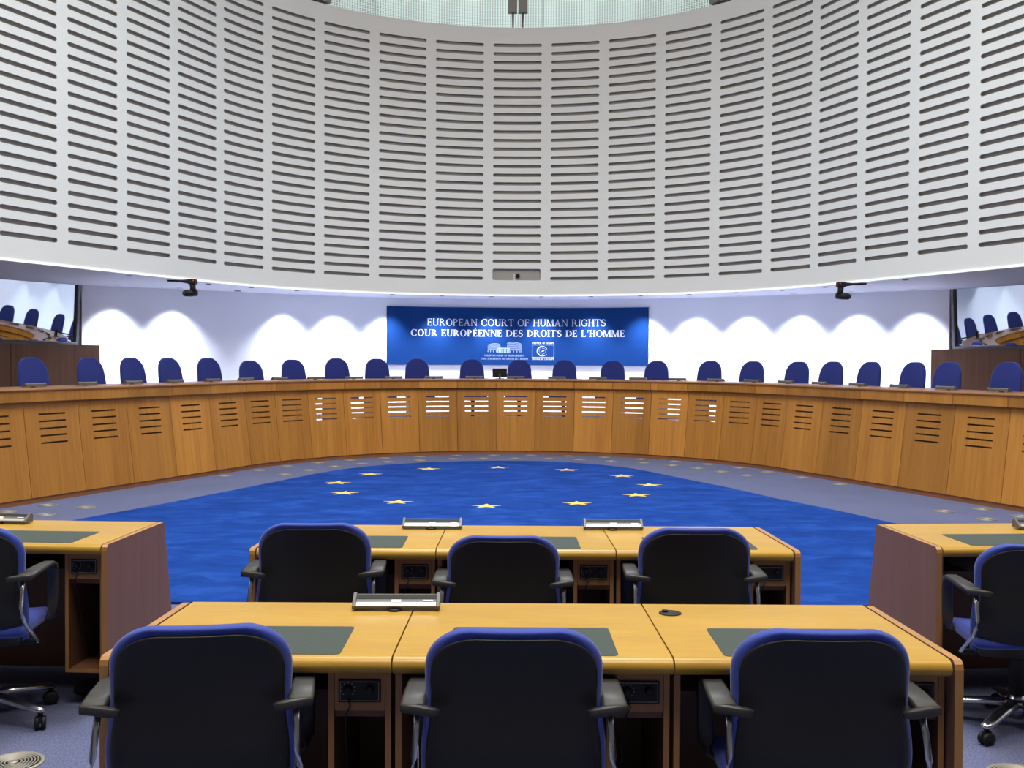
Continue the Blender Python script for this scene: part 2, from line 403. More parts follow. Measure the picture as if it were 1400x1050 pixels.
# ------------------------------------------------------------------ rug with star ring
rug=[(-4.13,10.1),(-3.68,11.16),(-3.06,12.88),(-2.83,13.52),(-2.62,14.12),(-2.42,14.56),(-2.11,15.02),(-1.72,15.40),(-1.20,15.71),(-.68,15.90),(-.12,15.97),(.42,15.92),(.85,15.76),(1.25,15.47),(1.62,15.05),(1.86,14.6),(2.02,14.2),(2.64,12.72),(2.95,11.82),(3.35,10.9),(3.57,10.27),(3.85,9.5),(3.85,6.67),(-4.35,6.67),(-4.35,9.5)]
mb=MB(); rug=rug[::-1]
mb.prism([(x,y,.001) for x,y in rug],[(x,y,.016) for x,y in rug],0)
for i in range(12):
    a=2*pi*i/12+R_(1); cx,cy=-.245+1.935*sin(a),13.01+1.955*cos(a)
    st=[(cx+(.172 if k%2==0 else .0665)*sin(pi*k/5),cy+(.172 if k%2==0 else .0665)*cos(pi*k/5)) for k in range(10)][::-1]
    mb.prism([(x,y,.010) for x,y in st],[(x,y,.0185) for x,y in st],1)
tag(mb.build('rug',[M['rug'],M['star']]),'large royal blue rug with a ring of twelve yellow stars','rug')

# ------------------------------------------------------------------ microphone consoles
ORD=['zeroth','first','second','third','fourth','fifth','sixth','seventh','eighth','ninth','tenth','eleventh','twelfth','thirteenth','fourteenth','fifteenth','sixteenth','seventeenth','eighteenth','nineteenth','twentieth','twenty-first','twenty-second','twenty-third','twenty-fourth','twenty-fifth','twenty-sixth']
def console(label,loc,rz,group):
    t=thing('microphone_console',label,'microphone console',loc,rz,group)
    W=.29
    pr=[(-.030,.008),(-.034,.016),(-.004,.036),(.012,.046),(.020,.046),(.030,.036),(.030,.008)]
    mb=MB(); mb.prism([(-W/2+.012,y,z) for y,z in pr],[(W/2-.012,y,z) for y,z in pr]); mb.build('body',M['grey'],t,bevel=.001)
    pe=[(-.034,.006),(-.038,.017),(-.004,.040),(.012,.051),(.022,.051),(.034,.038),(.034,.006)]
    for sg in (-1,1):
        mb=MB(); x0,x1=(W/2-.012,W/2) if sg>0 else (-W/2,-W/2+.012)
        mb.prism([(x0,y,z) for y,z in pe],[(x1,y,z) for y,z in pe]); mb.build('end_cap',M['grey'],t,bevel=.002)
    def strip(nm,m,t0,t1,x0,x1,lift=.0012):
        a=(-.034,.016); b=(.012,.046)
        q=lambda u:(a[0]+(b[0]-a[0])*u,a[1]+(b[1]-a[1])*u)
        (y0,z0),(y1,z1)=q(t0),q(t1); ny,nz=-.54*lift,.84*lift
        mb=MB(); lo=[(x0,y0,z0),(x1,y0,z0),(x1,y1,z1),(x0,y1,z1)]
        mb.prism(lo,[(x,y+ny,z+nz) for x,y,z in lo]); mb.build(nm,m,t)
    strip('silver_strip',M['silver'],.05,.34,-.132,.132)
    strip('smoked_strip',M['greydark'],.60,.97,-.132,.132)
    strip('button_plate',M['white'],.28,.52,-.016,.016,.003)
    strip('label_plate',M['white'],.44,.52,.088,.122,.002)
    mb=MB(); mb.lathe([(.024,0),(.026,.004),(.018,.009)],16,(-.005,-.022,0)); mb.build('foot',M['black'],t)
    return t
# ------------------------------------------------------------------ desks
def desk(label,X0,X1,YF,YB,taper,lp,rp,group,pos=(0,0),rz=0,pad=True,grommet=False,papers=False,ped=True,padc=None):
    """local coords: x from X0 to X1 along the front edge, back edge narrowed by taper about x=0"""
    cx=(X0+X1)/2; H=.74
    t=thing('desk',label,'desk',(pos[0]+cx*cos(rz)-YF*sin(rz)*0,pos[1]+YF+cx*sin(rz),0),rz,group)
    def xs(x,y): return x*(1-(1-taper)*(y-YF)/(YB-YF))-cx
    D=YB-YF; g=.0025
    x0,x1=X0+g,X1-g
    prof=[(.026,.692),(.016,.6935),(.0075,.6985),(.002,.706),(0,.714),(.0008,.7205),(.0045,.728),(.011,.7345),(.021,.7388),(.034,.74),(D,.74),(D,.705),(.06,.705),(.06,.692)]
    mb=MB(); mb.prism([(xs(x0,YF+y),y,z) for y,z in prof],[(xs(x1,YF+y),y,z) for y,z in prof]); mb.build('desktop',M['desk'],t,auto=35)
    for flag,xa,sg in ((lp,X0,-1),(rp,X1,1)):
        if not flag: continue
        th=.024
        pf=[(0,0),(0,.715),(.004,.73),(.016,.7405),(D-.012,.7405),(D-.004,.735),(D+.002,.725),(D+.15,0)]
        xi=lambda y:xs(xa,YF+y)+sg*.0045
        mb=MB(); n=len(pf)
        vs=[(xi(min(y,D)),y,z) for y,z in pf]+[(xi(min(y,D))+sg*th,y,z) for y,z in pf]
        fs=[tuple(range(n)),tuple(range(2*n-1,n-1,-1))]; mb.add(vs,fs,1)
        mb.add(vs,[(i,(i+1)%n,n+(i+1)%n,n+i) for i in range(n)],0)
        mb.build('end_panel',[M['edge'],M['side']],t,bevel=.003)
    # modesty panel towards the judges
    mb=MB(); lo=[(xs(x0+.01,YB)+0,D+.02,.06),(xs(x1-.01,YB),D+.02,.06),(xs(x1-.01,YB),D+.04,.06),(xs(x0+.01,YB),D+.04,.06)]
    mb.prism(lo,[(x,y-.07,.704) for x,y,z in lo]); mb.build('modesty_panel',M['side'],t)
    # pedestal on the right
    pw=.178; px1=X1-.006-cx; px0=px1-pw; th=.017
    if ped:
        mb=MB(); zb=.155; y0,y1=.045,.56
        mb.box(px0,px0+th,y0,y1,zb,.690); mb.box(px1-th,px1,y0,y1,zb,.690); mb.box(px0+th,px1-th,y0,y1,zb,zb+.016)
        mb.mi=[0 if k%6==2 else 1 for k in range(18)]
        mb.build('pedestal',[M['inner'],M['inner_dark']],t,bevel=.001)
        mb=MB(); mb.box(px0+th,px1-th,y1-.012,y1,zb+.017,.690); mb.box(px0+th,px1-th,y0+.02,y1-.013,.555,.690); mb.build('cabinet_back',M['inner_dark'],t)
        mb=MB(); mb.box(px0+th+.001,px1-th-.001,y0+.002,y0+.018,.578,.690); mb.build('power_rail',M['inner'],t)
        mx=(px0+px1)/2
        mb=MB(); mb.box(mx-.060,mx+.060,y0-.004,y0+.0015,.602,.668); pp=mb.build('socket_plate',M['black'],t,bevel=.003)
        mb=MB()
        for a in ((mx-.054,mx+.054,.661,.6625),(mx-.054,mx+.054,.6075,.609),(mx-.055,mx-.0535,.608,.662),(mx+.0535,mx+.055,.608,.662)):
            mb.box(a[0],a[1],y0-.0055,y0-.0035,a[2],a[3])
        for k in range(9):
            a=pi*(-.25+1.5*k/8); u,v=mx-.032+.019*cos(a),.640+.019*sin(a)
            mb.box(u-.0016,u+.0016,y0-.0055,y0-.0035,v-.0016,v+.0016)
        mb.build('plate_marking',plain('plate_line',(.30,.28,.24),.5),pp)
        for kx,r in ((-.032,.012),(.030,.0125)):
            mb=MB(); mb.lathe([(r,0),(r*.9,.014),(r*.6,.016)],16,(mx+kx,y0-.004,.640),axis='y')
            for i,v in enumerate(mb.v): mb.v[i]=(v[0],2*(y0-.004)-v[1],v[2])
            mb.build('knob',M['black'],pp)
        mb=MB(); mb.tube([(mx-.03,y0-.008,.612),(mx-.024,y0-.02,.598),(mx-.036,y0-.012,.57),(mx-.045,y0+.03,.50),(mx-.04,y0+.06,.36),(mx-.03,y0+.10,.19)],.0028,6); mb.build('cable',M['black'],t)
    # left side panel and knee shelf
    mb=MB(); mb.box(X0+.006-cx,X0+.024-cx,.045,.56,0.0,.690); mb.build('side_panel',M['inner'],t)
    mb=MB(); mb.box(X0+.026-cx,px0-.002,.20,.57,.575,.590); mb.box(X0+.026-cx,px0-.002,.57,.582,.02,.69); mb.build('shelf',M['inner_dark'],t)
    if papers:
        mb=MB()
        for i in range(4): mb.box(-.30+.01*i,.02+.012*i,.15+.008*i,.45,.5905+.005*i,.5952+.005*i)
        o=mb.build('paper_folder',M['paper']); o.location=t.location; o.rotation_euler=t.rotation_euler
        tag(o,'pale blue papers lying on the shelf under the right-hand desk','papers')
    # writing pad
    if pad:
        w=.243; pc=0 if padc is None else padc
        pts=[]
        yb,yf,r=.343,.036,.016
        for cx_,cy_,a0 in ((w-r,yf+r,-pi/2),(w-r,yb-r,0),(-w+r,yb-r,pi/2),(-w+r,yf+r,pi)):
            for k in range(5): a=a0+pi/2*k/4; pts.append((pc+cx_+r*cos(a),cy_+r*sin(a)))
        mb=MB(); mb.prism([(x*(1-(1-taper)*y/D),y,.7385) for x,y in pts],[(x*(1-(1-taper)*y/D),y,.7412) for x,y in pts]); mb.build('writing_pad',M['pad'],t)
    if grommet:
        gx,gy=.50-cx+.02,.535
        mb=MB(); mb.lathe([(.037,0),(.037,.0035),(.030,.0045),(.001,.0045)],24,(gx,gy,.7395)); gm=mb.build('cable_grommet',M['greydark'],t)
        mb=MB(); mb.lathe([(.010,0),(.010,.006),(.002,.007)],12,(gx-.016,gy+.008,.7435)); mb.build('plug_hole',M['black'],gm)
    return t
DR=[(-1.122,-.336),(-.336,.453),(.453,1.231)]
for row,(yf,yb) in enumerate(((2.92,3.585),(4.585,5.25))):
    rowname=('front row','second row')[row]
    for i,(a,b) in enumerate(DR):
        lb=[['left desk of the nearest row, grey-green pad and console at its right corner','middle desk of the nearest row, behind the middle blue chair','right desk of the nearest row, with round black cable grommet'],
            ['left desk of the second row, console at its back right corner','middle desk of the second row, between two open seams','right desk of the second row, end panel against the blue rug']][row][i]
        desk(lb,a,b,yf,yb,.974,i==0,i==2,rowname+' desks',grommet=(row==0 and i==2))
desk('light wood desk at the left edge of the picture with brown end panel',-1.05,0,4.655,5.315,.985,False,True,None,pos=(-1.828,0),rz=-R_(3.3),padc=.13)
desk('light wood desk at the right edge of the picture with brown end panel',0,1.05,4.70,5.36,.985,True,False,None,pos=(1.928,0),rz=R_(4.0),papers=True,padc=-.13)
GC='microphone consoles on the desks'
console('silver microphone console on the left desk of the nearest row',(-.386,3.50,.74),R_(1),GC)
console('silver microphone console on the second row, left one of two',(-.394,5.155,.74),0,GC)
console('silver microphone console on the second row, right one of two',(.492,5.155,.74),0,GC)
console('silver microphone console on the desk at the left picture edge',(-2.555,5.255,.74),R_(-6),GC)
console('silver microphone console on the desk at the right picture edge',(2.645,5.235,.74),R_(5),GC)

# ------------------------------------------------------------------ delegates' chairs
def lerp(tab,h):
    for (a,ya),(b,yb) in zip(tab[:-1],tab[1:]):
        if h<=b or (b,yb)==tab[-1]:
            t=(h-a)/(b-a); t=max(0,min(1,t)); return ya+(yb-ya)*t
PROF=[(.36,-.115),(.42,-.175),(.48,-.212),(.54,-.228),(.60,-.230),(.68,-.222),(.76,-.222),(.84,-.234),(.92,-.255)]
WID=[(.36,.20),(.44,.226),(.52,.236),(.60,.230),(.68,.219),(.76,.222),(.84,.228),(.92,.226)]
def backgrid(rows,top,rad,inset,off,nu=11,bow=.045):
    g=[]
    for h in rows:
        w=lerp(WID,h)-inset; d=top-h
        if d<rad: w=w-rad+sqrt(max(0,rad*rad-(rad-d)**2))
        for i in range(nu):
            u=-1+2*i/(nu-1); x=w*u
            g.append((x,lerp(PROF,h)+off+bow*(x/.226)**2,h))
    return g
def delegate_chair(label,loc,rz):
    t=thing('office_chair',label,'chair',loc,rz,'delegates chairs seen from behind')
    rows=[.37,.42,.48,.54,.60,.66,.72,.78,.825,.86,.885,.903,.914]
    mb=MB(); mb.slab(backgrid(rows,.916,.13,0.0,.058),backgrid(rows,.916,.13,.004,.008),11,len(rows)); mb.build('backrest',M['blue'],t,sub=2)
    rows2=[.36,.42,.48,.54,.60,.66,.72,.78,.82,.85,.872,.886,.893]
    mb=MB(); mb.slab(backgrid(rows2,.892,.115,.014,.020),backgrid(rows2,.892,.115,.019,-.001),11,len(rows2)); mb.build('back_shell',M['shell'],t,sub=2)
    g1=[];g2=[]
    ys=[-.19,-.10,0,.09,.17,.215,.235]; zt=[.470,.468,.472,.476,.470,.450,.425]
    for y,z in zip(ys,zt):
        for i in range(9):
            u=-1+2*i/8; w=.232 if y<.15 else .222
            g1.append((w*u,y,z+.012*u*u)); g2.append((w*u*.96,min(y,.215),z-.055 if y<.2 else .40))
    mb=MB(); mb.slab(g2,g1,9,7); mb.build('seat',M['blue'],t,sub=2)
    for sg in (-1,1):
        mb=MB()
        path=[(.232,-.205,.712),(.243,-.222,.698),(.244,-.12,.703),(.244,-.03,.705),(.244,.045,.704),(.244,.075,.694),(.244,.092,.672),(.244,.098,.63),(.243,.098,.55),(.241,.094,.49),(.235,.085,.455),(.19,.06,.425)]
        rr=[(.03,.012),(.031,.0125),(.029,.0125),(.026,.012),(.023,.0115),(.022,.011),(.022,.010),(.021,.009),(.021,.009),(.021,.009),(.02,.009),(.015,.008)]
        mb.tube([(sg*x,y,z) for x,y,z in path[1:]],rr[1:],8,up=(0,1,.02) if False else (0,.35,1))
        mb.tube([(sg*x,y,z) for x,y,z in ((.268,-.214,.697),(.24,-.222,.696),(.21,-.234,.694),(.192,-.238,.692),(.178,-.238,.691))],[(.013,.0125),(.013,.0125),(.012,.0125),(.010,.0120),(.004,.008)],8,up=(0,0,1))
        mb.build('armrest',M['armblack'],t)
        mb=MB(); mb.tube([(sg*x,y,z) for x,y,z in ((.232,-.205,.69),(.234,-.226,.64),(.238,-.244,.57),(.241,-.240,.53),(.243,-.215,.49),(.246,-.15,.435),(.247,-.095,.392),(.245,-.08,.382),(.23,-.08,.381))],.0085,10); mb.build('arm_support',M['chrome'],t)
    mb=MB(); mb.box(-.236,.236,-.095,-.065,.368,.394); mb.box(-.10,.10,-.12,.12,.375,.408); mb.tube([(.11,0,.375),(.21,0,.368)],.006,6); mb.build('seat_frame',M['black'],t,bevel=.003)
    mb=MB(); mb.lathe([(.032,.165),(.032,.33),(.045,.375)],18); c=mb.build('column',M['black'],t)
    mb=MB(); mb.lathe([(.029,.05),(.029,.165)],18); mb.build('column_sleeve',M['chrome'],c)
    mb=MB(); mb.lathe([(.03,.085),(.05,.09),(.052,.13),(.034,.142)],20)
    A0=R_(85)
    for k in range(5):
        a=A0+2*pi*k/5; u,v=cos(a),sin(a)
        mb.tube([(u*.03,v*.03,.118),(u*.12,v*.12,.112),(u*.24,v*.24,.094),(u*.292,v*.292,.086),(u*.306,v*.306,.082)],[(.032,.021),(.030,.019),(.026,.015),(.023,.013),(.012,.008)],10)
    mb.build('base',M['chrome'],t)
    for k in range(5):
        a=A0+2*pi*k/5; u,v=cos(a)*.288,sin(a)*.288; yaw=a+random.uniform(.6,1.6)
        mb=MB(); mb.lathe([(.010,.055),(.010,.078)],10)
        for e in (-1,1): mb.lathe([(.012,-.009),(.027,-.008),(.030,-.003),(.030,.003),(.027,.008),(.012,.009)],18,(e*.012,0,.030),axis='x')
        mb.box(-.008,.008,-.018,.018,.030,.060)
        cy,sy=cos(yaw),sin(yaw)
        for i,(x,y,z) in enumerate(mb.v): mb.v[i]=(u+x*cy-y*sy,v+x*sy+y*cy,z)
        mb.build('caster',M['black'],t)
    return t
p0=delegate_chair('blue office chair with black back, left of three at the nearest desks',(-.85,2.95,0),R_(8)); p0.scale=(1.085,1,.959)
for lb,x,y,rz,sc in (('blue office chair with black back, middle of three at the nearest desks',.005,2.95,0,.954),
    ('blue office chair with black back, right of three at the nearest desks',.825,2.95,R_(-1),.956),
    ('blue office chair with black back, left of three in the second row',-.843,4.60,R_(2),.968),
    ('blue office chair with black back, lowest and middle in the second row',-.039,4.60,0,.915),
    ('blue office chair with black back, right of three in the second row',.772,4.60,R_(-1),.954),
    ('blue office chair cut by the left picture edge, at the left desk',-2.285,4.52,R_(4),.955),
    ('blue office chair cut by the right picture edge, at the right desk',2.17,4.50,R_(-4),.905)):
    o=dup(p0,(x,y,0),rz,lb,(1.085,1.0,sc))
    if x<-2:
        for ch in o.children:
            if ch.name.startswith(('base','caster')): ch.rotation_euler=(0,0,R_(35))

# ------------------------------------------------------------------ judges' chairs
def raycast(px,cv,off,smax):
    """plan point where the sight line of picture column px meets the offset curve"""
    tx=(px-702.0)/1440.0; lo,hi=-smax,smax
    for _ in range(60):
        m=(lo+hi)/2; x,y,_t=cv(m,off)
        if x/y<tx: lo=m
        else: hi=m
    return cv((lo+hi)/2,off)
JPX=[43,122,179.5,230.5,284.5,342,400,460,515,570,645,710,772,838,898,971,1029,1091,1138,1190,1250,1297,1378]
JT=[1.555,1.555,1.555,1.555,1.555,1.515,1.535,1.56,1.555,1.555,1.55,1.545,1.545,1.54,1.54,1.545,1.545,1.545,1.55,1.55,1.55,1.555,1.56]
JW=[(.55,.232),(.75,.228),(.90,.214),(1.0,.204),(1.08,.200)]
JP=[(.50,-.19),(.62,-.21),(.75,-.225),(.9,-.25),(1.0,-.272),(1.08,-.290)]
def judge_chair(label,loc,rz):
    t=thing('judge_chair',label,'chair',loc,rz,"blue judges' chairs behind the bench")
    def grid(inset,off):
        g=[]
        for h in (.52,.62,.70,.78,.84,.89,.93,.97,1.005,1.035,1.056,1.068):
            w=lerp(JW,h)-inset; d=1.07-h; r=.165
            if d<r: w=w-r+sqrt(max(0,r*r-(r-d)**2))
            for i in range(9):
                u=-1+2*i/8; x=w*u; g.append((x,lerp(JP,h)+off+.014*(x/.2)**2,h))
        return g
    mb=MB(); mb.slab(grid(0,.062),grid(.003,0),9,12); mb.build('backrest',M['judge_blue'],t,sub=2)
    mb=MB(); g1=[];g2=[]
    for y,z in ((-.22,.50),(-.1,.495),(.05,.50),(.18,.50),(.25,.47)):
        for i in range(7):
            u=-1+2*i/6; g1.append((.24*u,y,z+.01*u*u)); g2.append((.235*u,y*.97,z-.07))
    mb.slab(g2,g1,7,5); mb.build('seat',M['judge_blue'],t,sub=1)
    for sg in (-1,1):
        mb=MB(); mb.tube([(sg*.24,-.20,.64),(sg*.245,-.05,.66),(sg*.245,.10,.655),(sg*.242,.14,.60),(sg*.22,.10,.43)],[(.022,.014)]*5,8); mb.build('armrest',M['armblack'],t)
    mb=MB(); mb.lathe([(.03,.10),(.03,.36),(.07,.43)],14); mb.build('column',M['black'],t)
    mb=MB()
    for k in range(5):
        a=pi/2+2*pi*k/5; mb.tube([(0,0,.115),(.30*cos(a),.30*sin(a),.075)],[(.024,.016),(.016,.010)],8)
        mb.lathe([(.022,-.018),(.030,-.012),(.030,.012),(.022,.018)],12,(.29*cos(a),.29*sin(a),.03),axis='x')
    mb.build('base',M['armblack'],t)
    return t
jp=None
extra={9:'overlapping the banner lower left corner',10:'just left of the monitor',11:'just right of the monitor',12:'with a sewn headrest seam'}
for i,(px,tp) in enumerate(zip(JPX,JT)):
    x,y,t=raycast(px,bench,{20:1.66,21:1.34}.get(i,1.50),11)
    rz=pi-t*.92; x-=.225*sin(t*.92); y-=.225*cos(t*.92)
    lb=f"tall blue judge chair behind the curved bench, {ORD[i+1]} from the left"
    if i in extra: lb=f"tall blue judge chair, {ORD[i+1]} from the left, {extra[i]}"
    sc=(tp-.42)/1.07
    if jp is None: jp=judge_chair(lb,(x,y,.42),rz); o=jp; o.scale=(1,1,sc)
    else: o=dup(jp,(x,y,.42),rz,lb,(1,1,sc))
    if i==12:
        mb=MB(); mb.tube([(-.165,-.195,.925),(-.08,-.211,.925),(0,-.216,.925),(.08,-.211,.925),(.165,-.195,.925)],.006,8); mb.build('headrest_seam',M['shell'],o)
        mb=MB()

# consoles on the bench, one per place
for k in range(-12,13):
    x,y,t=bench(bs(k),.37)
    lb=f"small grey microphone console on the curved bench, {ORD[k+13]} from the left"
    if k==-12: cp=console(lb,(x,y,1.225),pi-t,"microphone consoles on the judges' bench")
    else: dup(cp,(x,y,1.225),pi-t,lb)
# monitor on the bench
x,y,t=raycast(683.2,bench,.50,11)
mt=thing('computer_monitor','small black computer monitor standing on the bench below the banner','monitor',(x,y,1.225),0)
mb=MB(); mb.box(-.122,.122,-.012,.012,.028,.172); mb.build('screen',M['black'],mt,bevel=.004)
mb=MB(); mb.box(-.018,.018,-.03,-.012,.006,.085); mb.build('neck',plain('monitor_neck',(.06,.06,.06),.3),mt,bevel=.004)
mb=MB(); mb.box(-.075,.075,-.07,.05,0,.007); mb.build('foot',M['black'],mt,bevel=.003)

# ------------------------------------------------------------------ floor vents
def vent(label,x,y,r=.112,z=0,big=False):
    t=thing('floor_vent',label,'floor vent',(x,y,z),random.uniform(0,3),'round floor vents')
    mb=MB(); mb.lathe([(r,0.0),(r,.004),(r-.012,.006),(r-.016,.0035),(.001,.0035)],32); mb.build('rim',M['steel'],t)
    mb=MB(); mb.lathe([(r-.016,.0036),(.001,.0038)],32); g=mb.build('grille',M['ventdark'],t)
    mb=MB(); n=6 if big else 4
    for k in range(n):
        ro=.028+(r-.05)*k/(n-.5); w=(r-.05)/(n-.5)*.5
        mb.lathe([(ro,.0038),(ro,.0065),(ro+w,.0065),(ro+w,.0038)],28)
    mb.lathe([(.020,.0038),(.020,.0070),(.001,.0075)],20)
    mb.build('ring',M['steel'],g)
    return t
va=vent('large round slatted floor vent at the lower left picture corner',-1.93,4.05,.115,big=True)
dup(va,(1.93,3.98,0),1.0,'round slatted floor vent at the lower right, beside the desk end')
vb=None
rowA=[k for k in range(-9,10)]
for j,k in enumerate(rowA):
    x,y,t=bench(bs(k+.42) if True else 0,-.17)
    lb=f"small round floor vent touching the bench foot, {ORD[j+1]} from the left"
    if vb is None: vb=vent(lb,x,y,.098)
    else: dup(vb,(x,y,0),k*.7,lb)
B=[(-3.055,14.057),(-2.831,14.616),(-2.571,15.12),(-2.241,15.533),(-1.879,15.846),(-1.425,16.10),(-.937,16.342),(-.474,16.438),(.029,16.475),(.568,16.46),(1.03,16.35),(1.51,16.133),(1.965,15.908),(2.352,15.538),(2.661,15.141),(2.91,14.695),(3.173,14.223)]
for j,(x,y) in enumerate(B): dup(vb,(x,y,0),j*.9,f"small round floor vent between bench and rug edge, {ORD[j+1]} from the left")
for j,(x,y,lb) in enumerate(((-4.90,11.07,'round floor vent close to the left bench leg, upper one'),(-4.44,10.92,'round floor vent left of the rug, nearest the blue edge'),(-5.10,10.60,'round floor vent at the far left behind the left console'),(-4.63,10.41,'round floor vent just above the left desk top'),
    (4.50,10.96,'round floor vent right of the rug, nearest the blue edge'),(4.98,11.14,'round floor vent close to the right bench leg, upper one'),(4.70,10.42,'round floor vent just above the right desk top'),(5.14,10.63,'round floor vent at the far right behind the right console'))):
    dup(vb,(x,y,0),j*1.1,lb)
# floor box with cables below the left desk
mb=MB(); mb.lathe([(.085,0),(.085,.02),(.07,.035),(.001,.036)],20); 
o=mb.build('cable_box',M['black']); o.location=(-1.98,4.95,0); tag(o,'round black cable box on the carpet under the left desk','cable box')

# ------------------------------------------------------------------ banner
def bxy(X,h,d=0):
    x,y,_=wallc(X,-.035-d); return (x,y,h)
BZ=20.7
def px2s(px): return (px-702.0)/1440*BZ*1.0
def px2h(py,px=706): return 1.58-(py-489-(px-702)*.00504+(-0.0))/1440*BZ
bs0,bs1=-2.535,2.625; bh0,bh1=1.432,2.560
mb=MB(); ring_slab(mb,lambda s,o:wallc(s,-.035+o),frange(bs0,bs1,40),0,.034,bh0,bh1)
ban=tag(mb.build('banner',M['banner']),'wide blue banner with white lettering on the wall behind the bench','banner')
def rect(x0,y0,x1,y1): return [(x0,y0),(x1,y0),(x1,y1),(x0,y1)]
def stroke(x0,y0,x1,y1,w):   # slanted stroke of horizontal width w
    return [(x0,y0),(x0+w,y0),(x1+w,y1),(x1,y1)]
def ringq(cx,cy,rx,ry,tx,ty,a0,a1,n=14):
    out=[]
    for i in range(n):
        a,b=a0+(a1-a0)*i/n,a0+(a1-a0)*(i+1)/n
        out.append([(cx+(rx-tx)*cos(a),cy+(ry-ty)*sin(a)),(cx+rx*cos(a),cy+ry*sin(a)),(cx+rx*cos(b),cy+ry*sin(b)),(cx+(rx-tx)*cos(b),cy+(ry-ty)*sin(b))])
    return out
def glyph(c,T,t=.07):
    s=.065; v=.055
    def stem(x,w=T,top=True,bot=True):
        o=[rect(x,0,x+w,1)]
        if bot: o.append(rect(x-s,0,x+w+s,v))
        if top: o.append(rect(x-s,1-v,x+w+s,1))
        return o
    x=s
    if c=='I': return stem(x),T+2*s
    if c in 'EÉFL':
        o=stem(x); w=.60
        if c!='L': o+=[rect(x,1-t,w,1),rect(w-.05,.78,w,1),rect(x+T,.49,w-.10,.49+t),rect(w-.15,.40,w-.10,.65)]
        if c!='F': o+=[rect(x,0,w+.03,t),rect(w-.02,0,w+.03,.24)]
        if c=='É': o.append(stroke(.28,1.07,.40,1.28,.12))
        return o,.66
    if c=='H': return stem(x)+stem(.62)+[rect(x+T,.47,.62,.47+t)],.62+T+s
    if c=='T': return stem(.30)+[rect(.02,1-t,.60+T,1),rect(.02,.76,.07,1),rect(.55+T,.76,.60+T,1)],.62+T
    if c=='N': return [rect(x,0,x+t,1),rect(0,0,.22,v),rect(0,1-v,.2,1),rect(.70,0,.70+t,1),rect(.62,1-v,.86,1),stroke(.70-.02,0,x,1,T*.95)],.86
    if c=='M': return [rect(x,0,x+t,1),rect(0,0,.22,v),rect(0,1-v,.2,1),stroke(.42,0,x,1,T*.95),stroke(.46,0,.80,1,t)]+stem(.80),.80+T+s
    if c=='A': return [stroke(.04,0,.37,1,t),stroke(.62,0,.32,1,T),rect(.17,.30,.66,.30+t),rect(-.02,0,.22,v),rect(.54,0,.90,v)],.87
    if c=='U': return [rect(x,.3,x+T,1),rect(0,1-v,x+T+s,1),rect(.66,.3,.66+t,1),rect(.58,1-v,.82,1)]+ringq((x+.66+t)/2,.32,(.66+t-x)/2,.335,T*.8,t,pi,2*pi),.82
    if c=='O': return ringq(.43,.5,.43,.52,T,t,0,2*pi,24),.86
    if c in 'CG':
        o=ringq(.44,.5,.44,.52,T,t,R_(38),R_(322),20)+[rect(.73,.66,.79,.98)]
        if c=='C': o+= [rect(.74,.08,.79,.30)]
        if c=='G': o+=[rect(.66,.06,.66+T*.9,.46),rect(.56,.42,.90,.42+v)]
        return o,.84 if c=='C' else .90
    if c=='D': return stem(x)+ringq(x+T*.5,.5,.70,.5,T,t,-pi/2,pi/2,16),.84
    if c in 'PR':
        o=stem(x)+ringq(x+T*.6,.735,.46,.265,T*.95,t,-pi/2,pi/2,12)
        if c=='R': o+=[stroke(.62,0,.34,.49,T),rect(.60,0,.86,v)]
        return o,.66 if c=='P' else .84
    if c=='S':
        o=ringq(.31,.735,.27,.285,T*.85,t,R_(30),R_(265),12)+ringq(.31,.275,.30,.295,T*.9,t,R_(-150),R_(90),12)
        o+=[stroke(.36,.40,.14,.62,T),rect(.50,.70,.55,.98),rect(.02,.02,.07,.30)]
        return o,.64
    if c=="'": return [stroke(.05,.66,.12,1.0,.13)],.26
    return [],.36
def text_polys(txt,T,track=.09):
    x=0; P=[]
    for c in txt:
        g,w=glyph(c,T)
        P+=[[(x+a,b) for a,b in q] for q in g]; x+=w+track
    return P,x-track
def put(mb,polys,d=.003):
    for q in polys: mb.add([bxy(a,b,d) for a,b in q],[tuple(range(len(q)))],0)
def line(mb,txt,pxa,pxb,pyt,pyb,T):
    P,w=text_polys(txt,T); a,b=px2s(pxa),px2s(pxb); y0,y1=px2h(pyb,(pxa+pxb)/2),px2h(pyt,(pxa+pxb)/2); k=(b-a)/w
    put(mb,[[(a+x*k,y0+y*(y1-y0)) for x,y in q] for q in P])
mb=MB()
line(mb,'EUROPEAN COURT OF HUMAN RIGHTS',581,826.5,436.6,446.0,.135)
line(mb,'COUR EUROPÉENNE DES DROITS DE L\'HOMME',558.5,852.5,451.2,460.4,.19)
mb.build('lettering',M['letter'],ban)
mb=MB()
line(mb,'EUROPEAN COURT OF HUMAN RIGHTS',660,714.5,484.9,487.4,.2)
line(mb,'COUR EUROPÉENNE DES DROITS DE L\'HOMME',655,720,489.2,491.7,.2)
def E(px,py): return (px2s(px),px2h(py))
def pq(pts): return [E(*p) for p in pts]
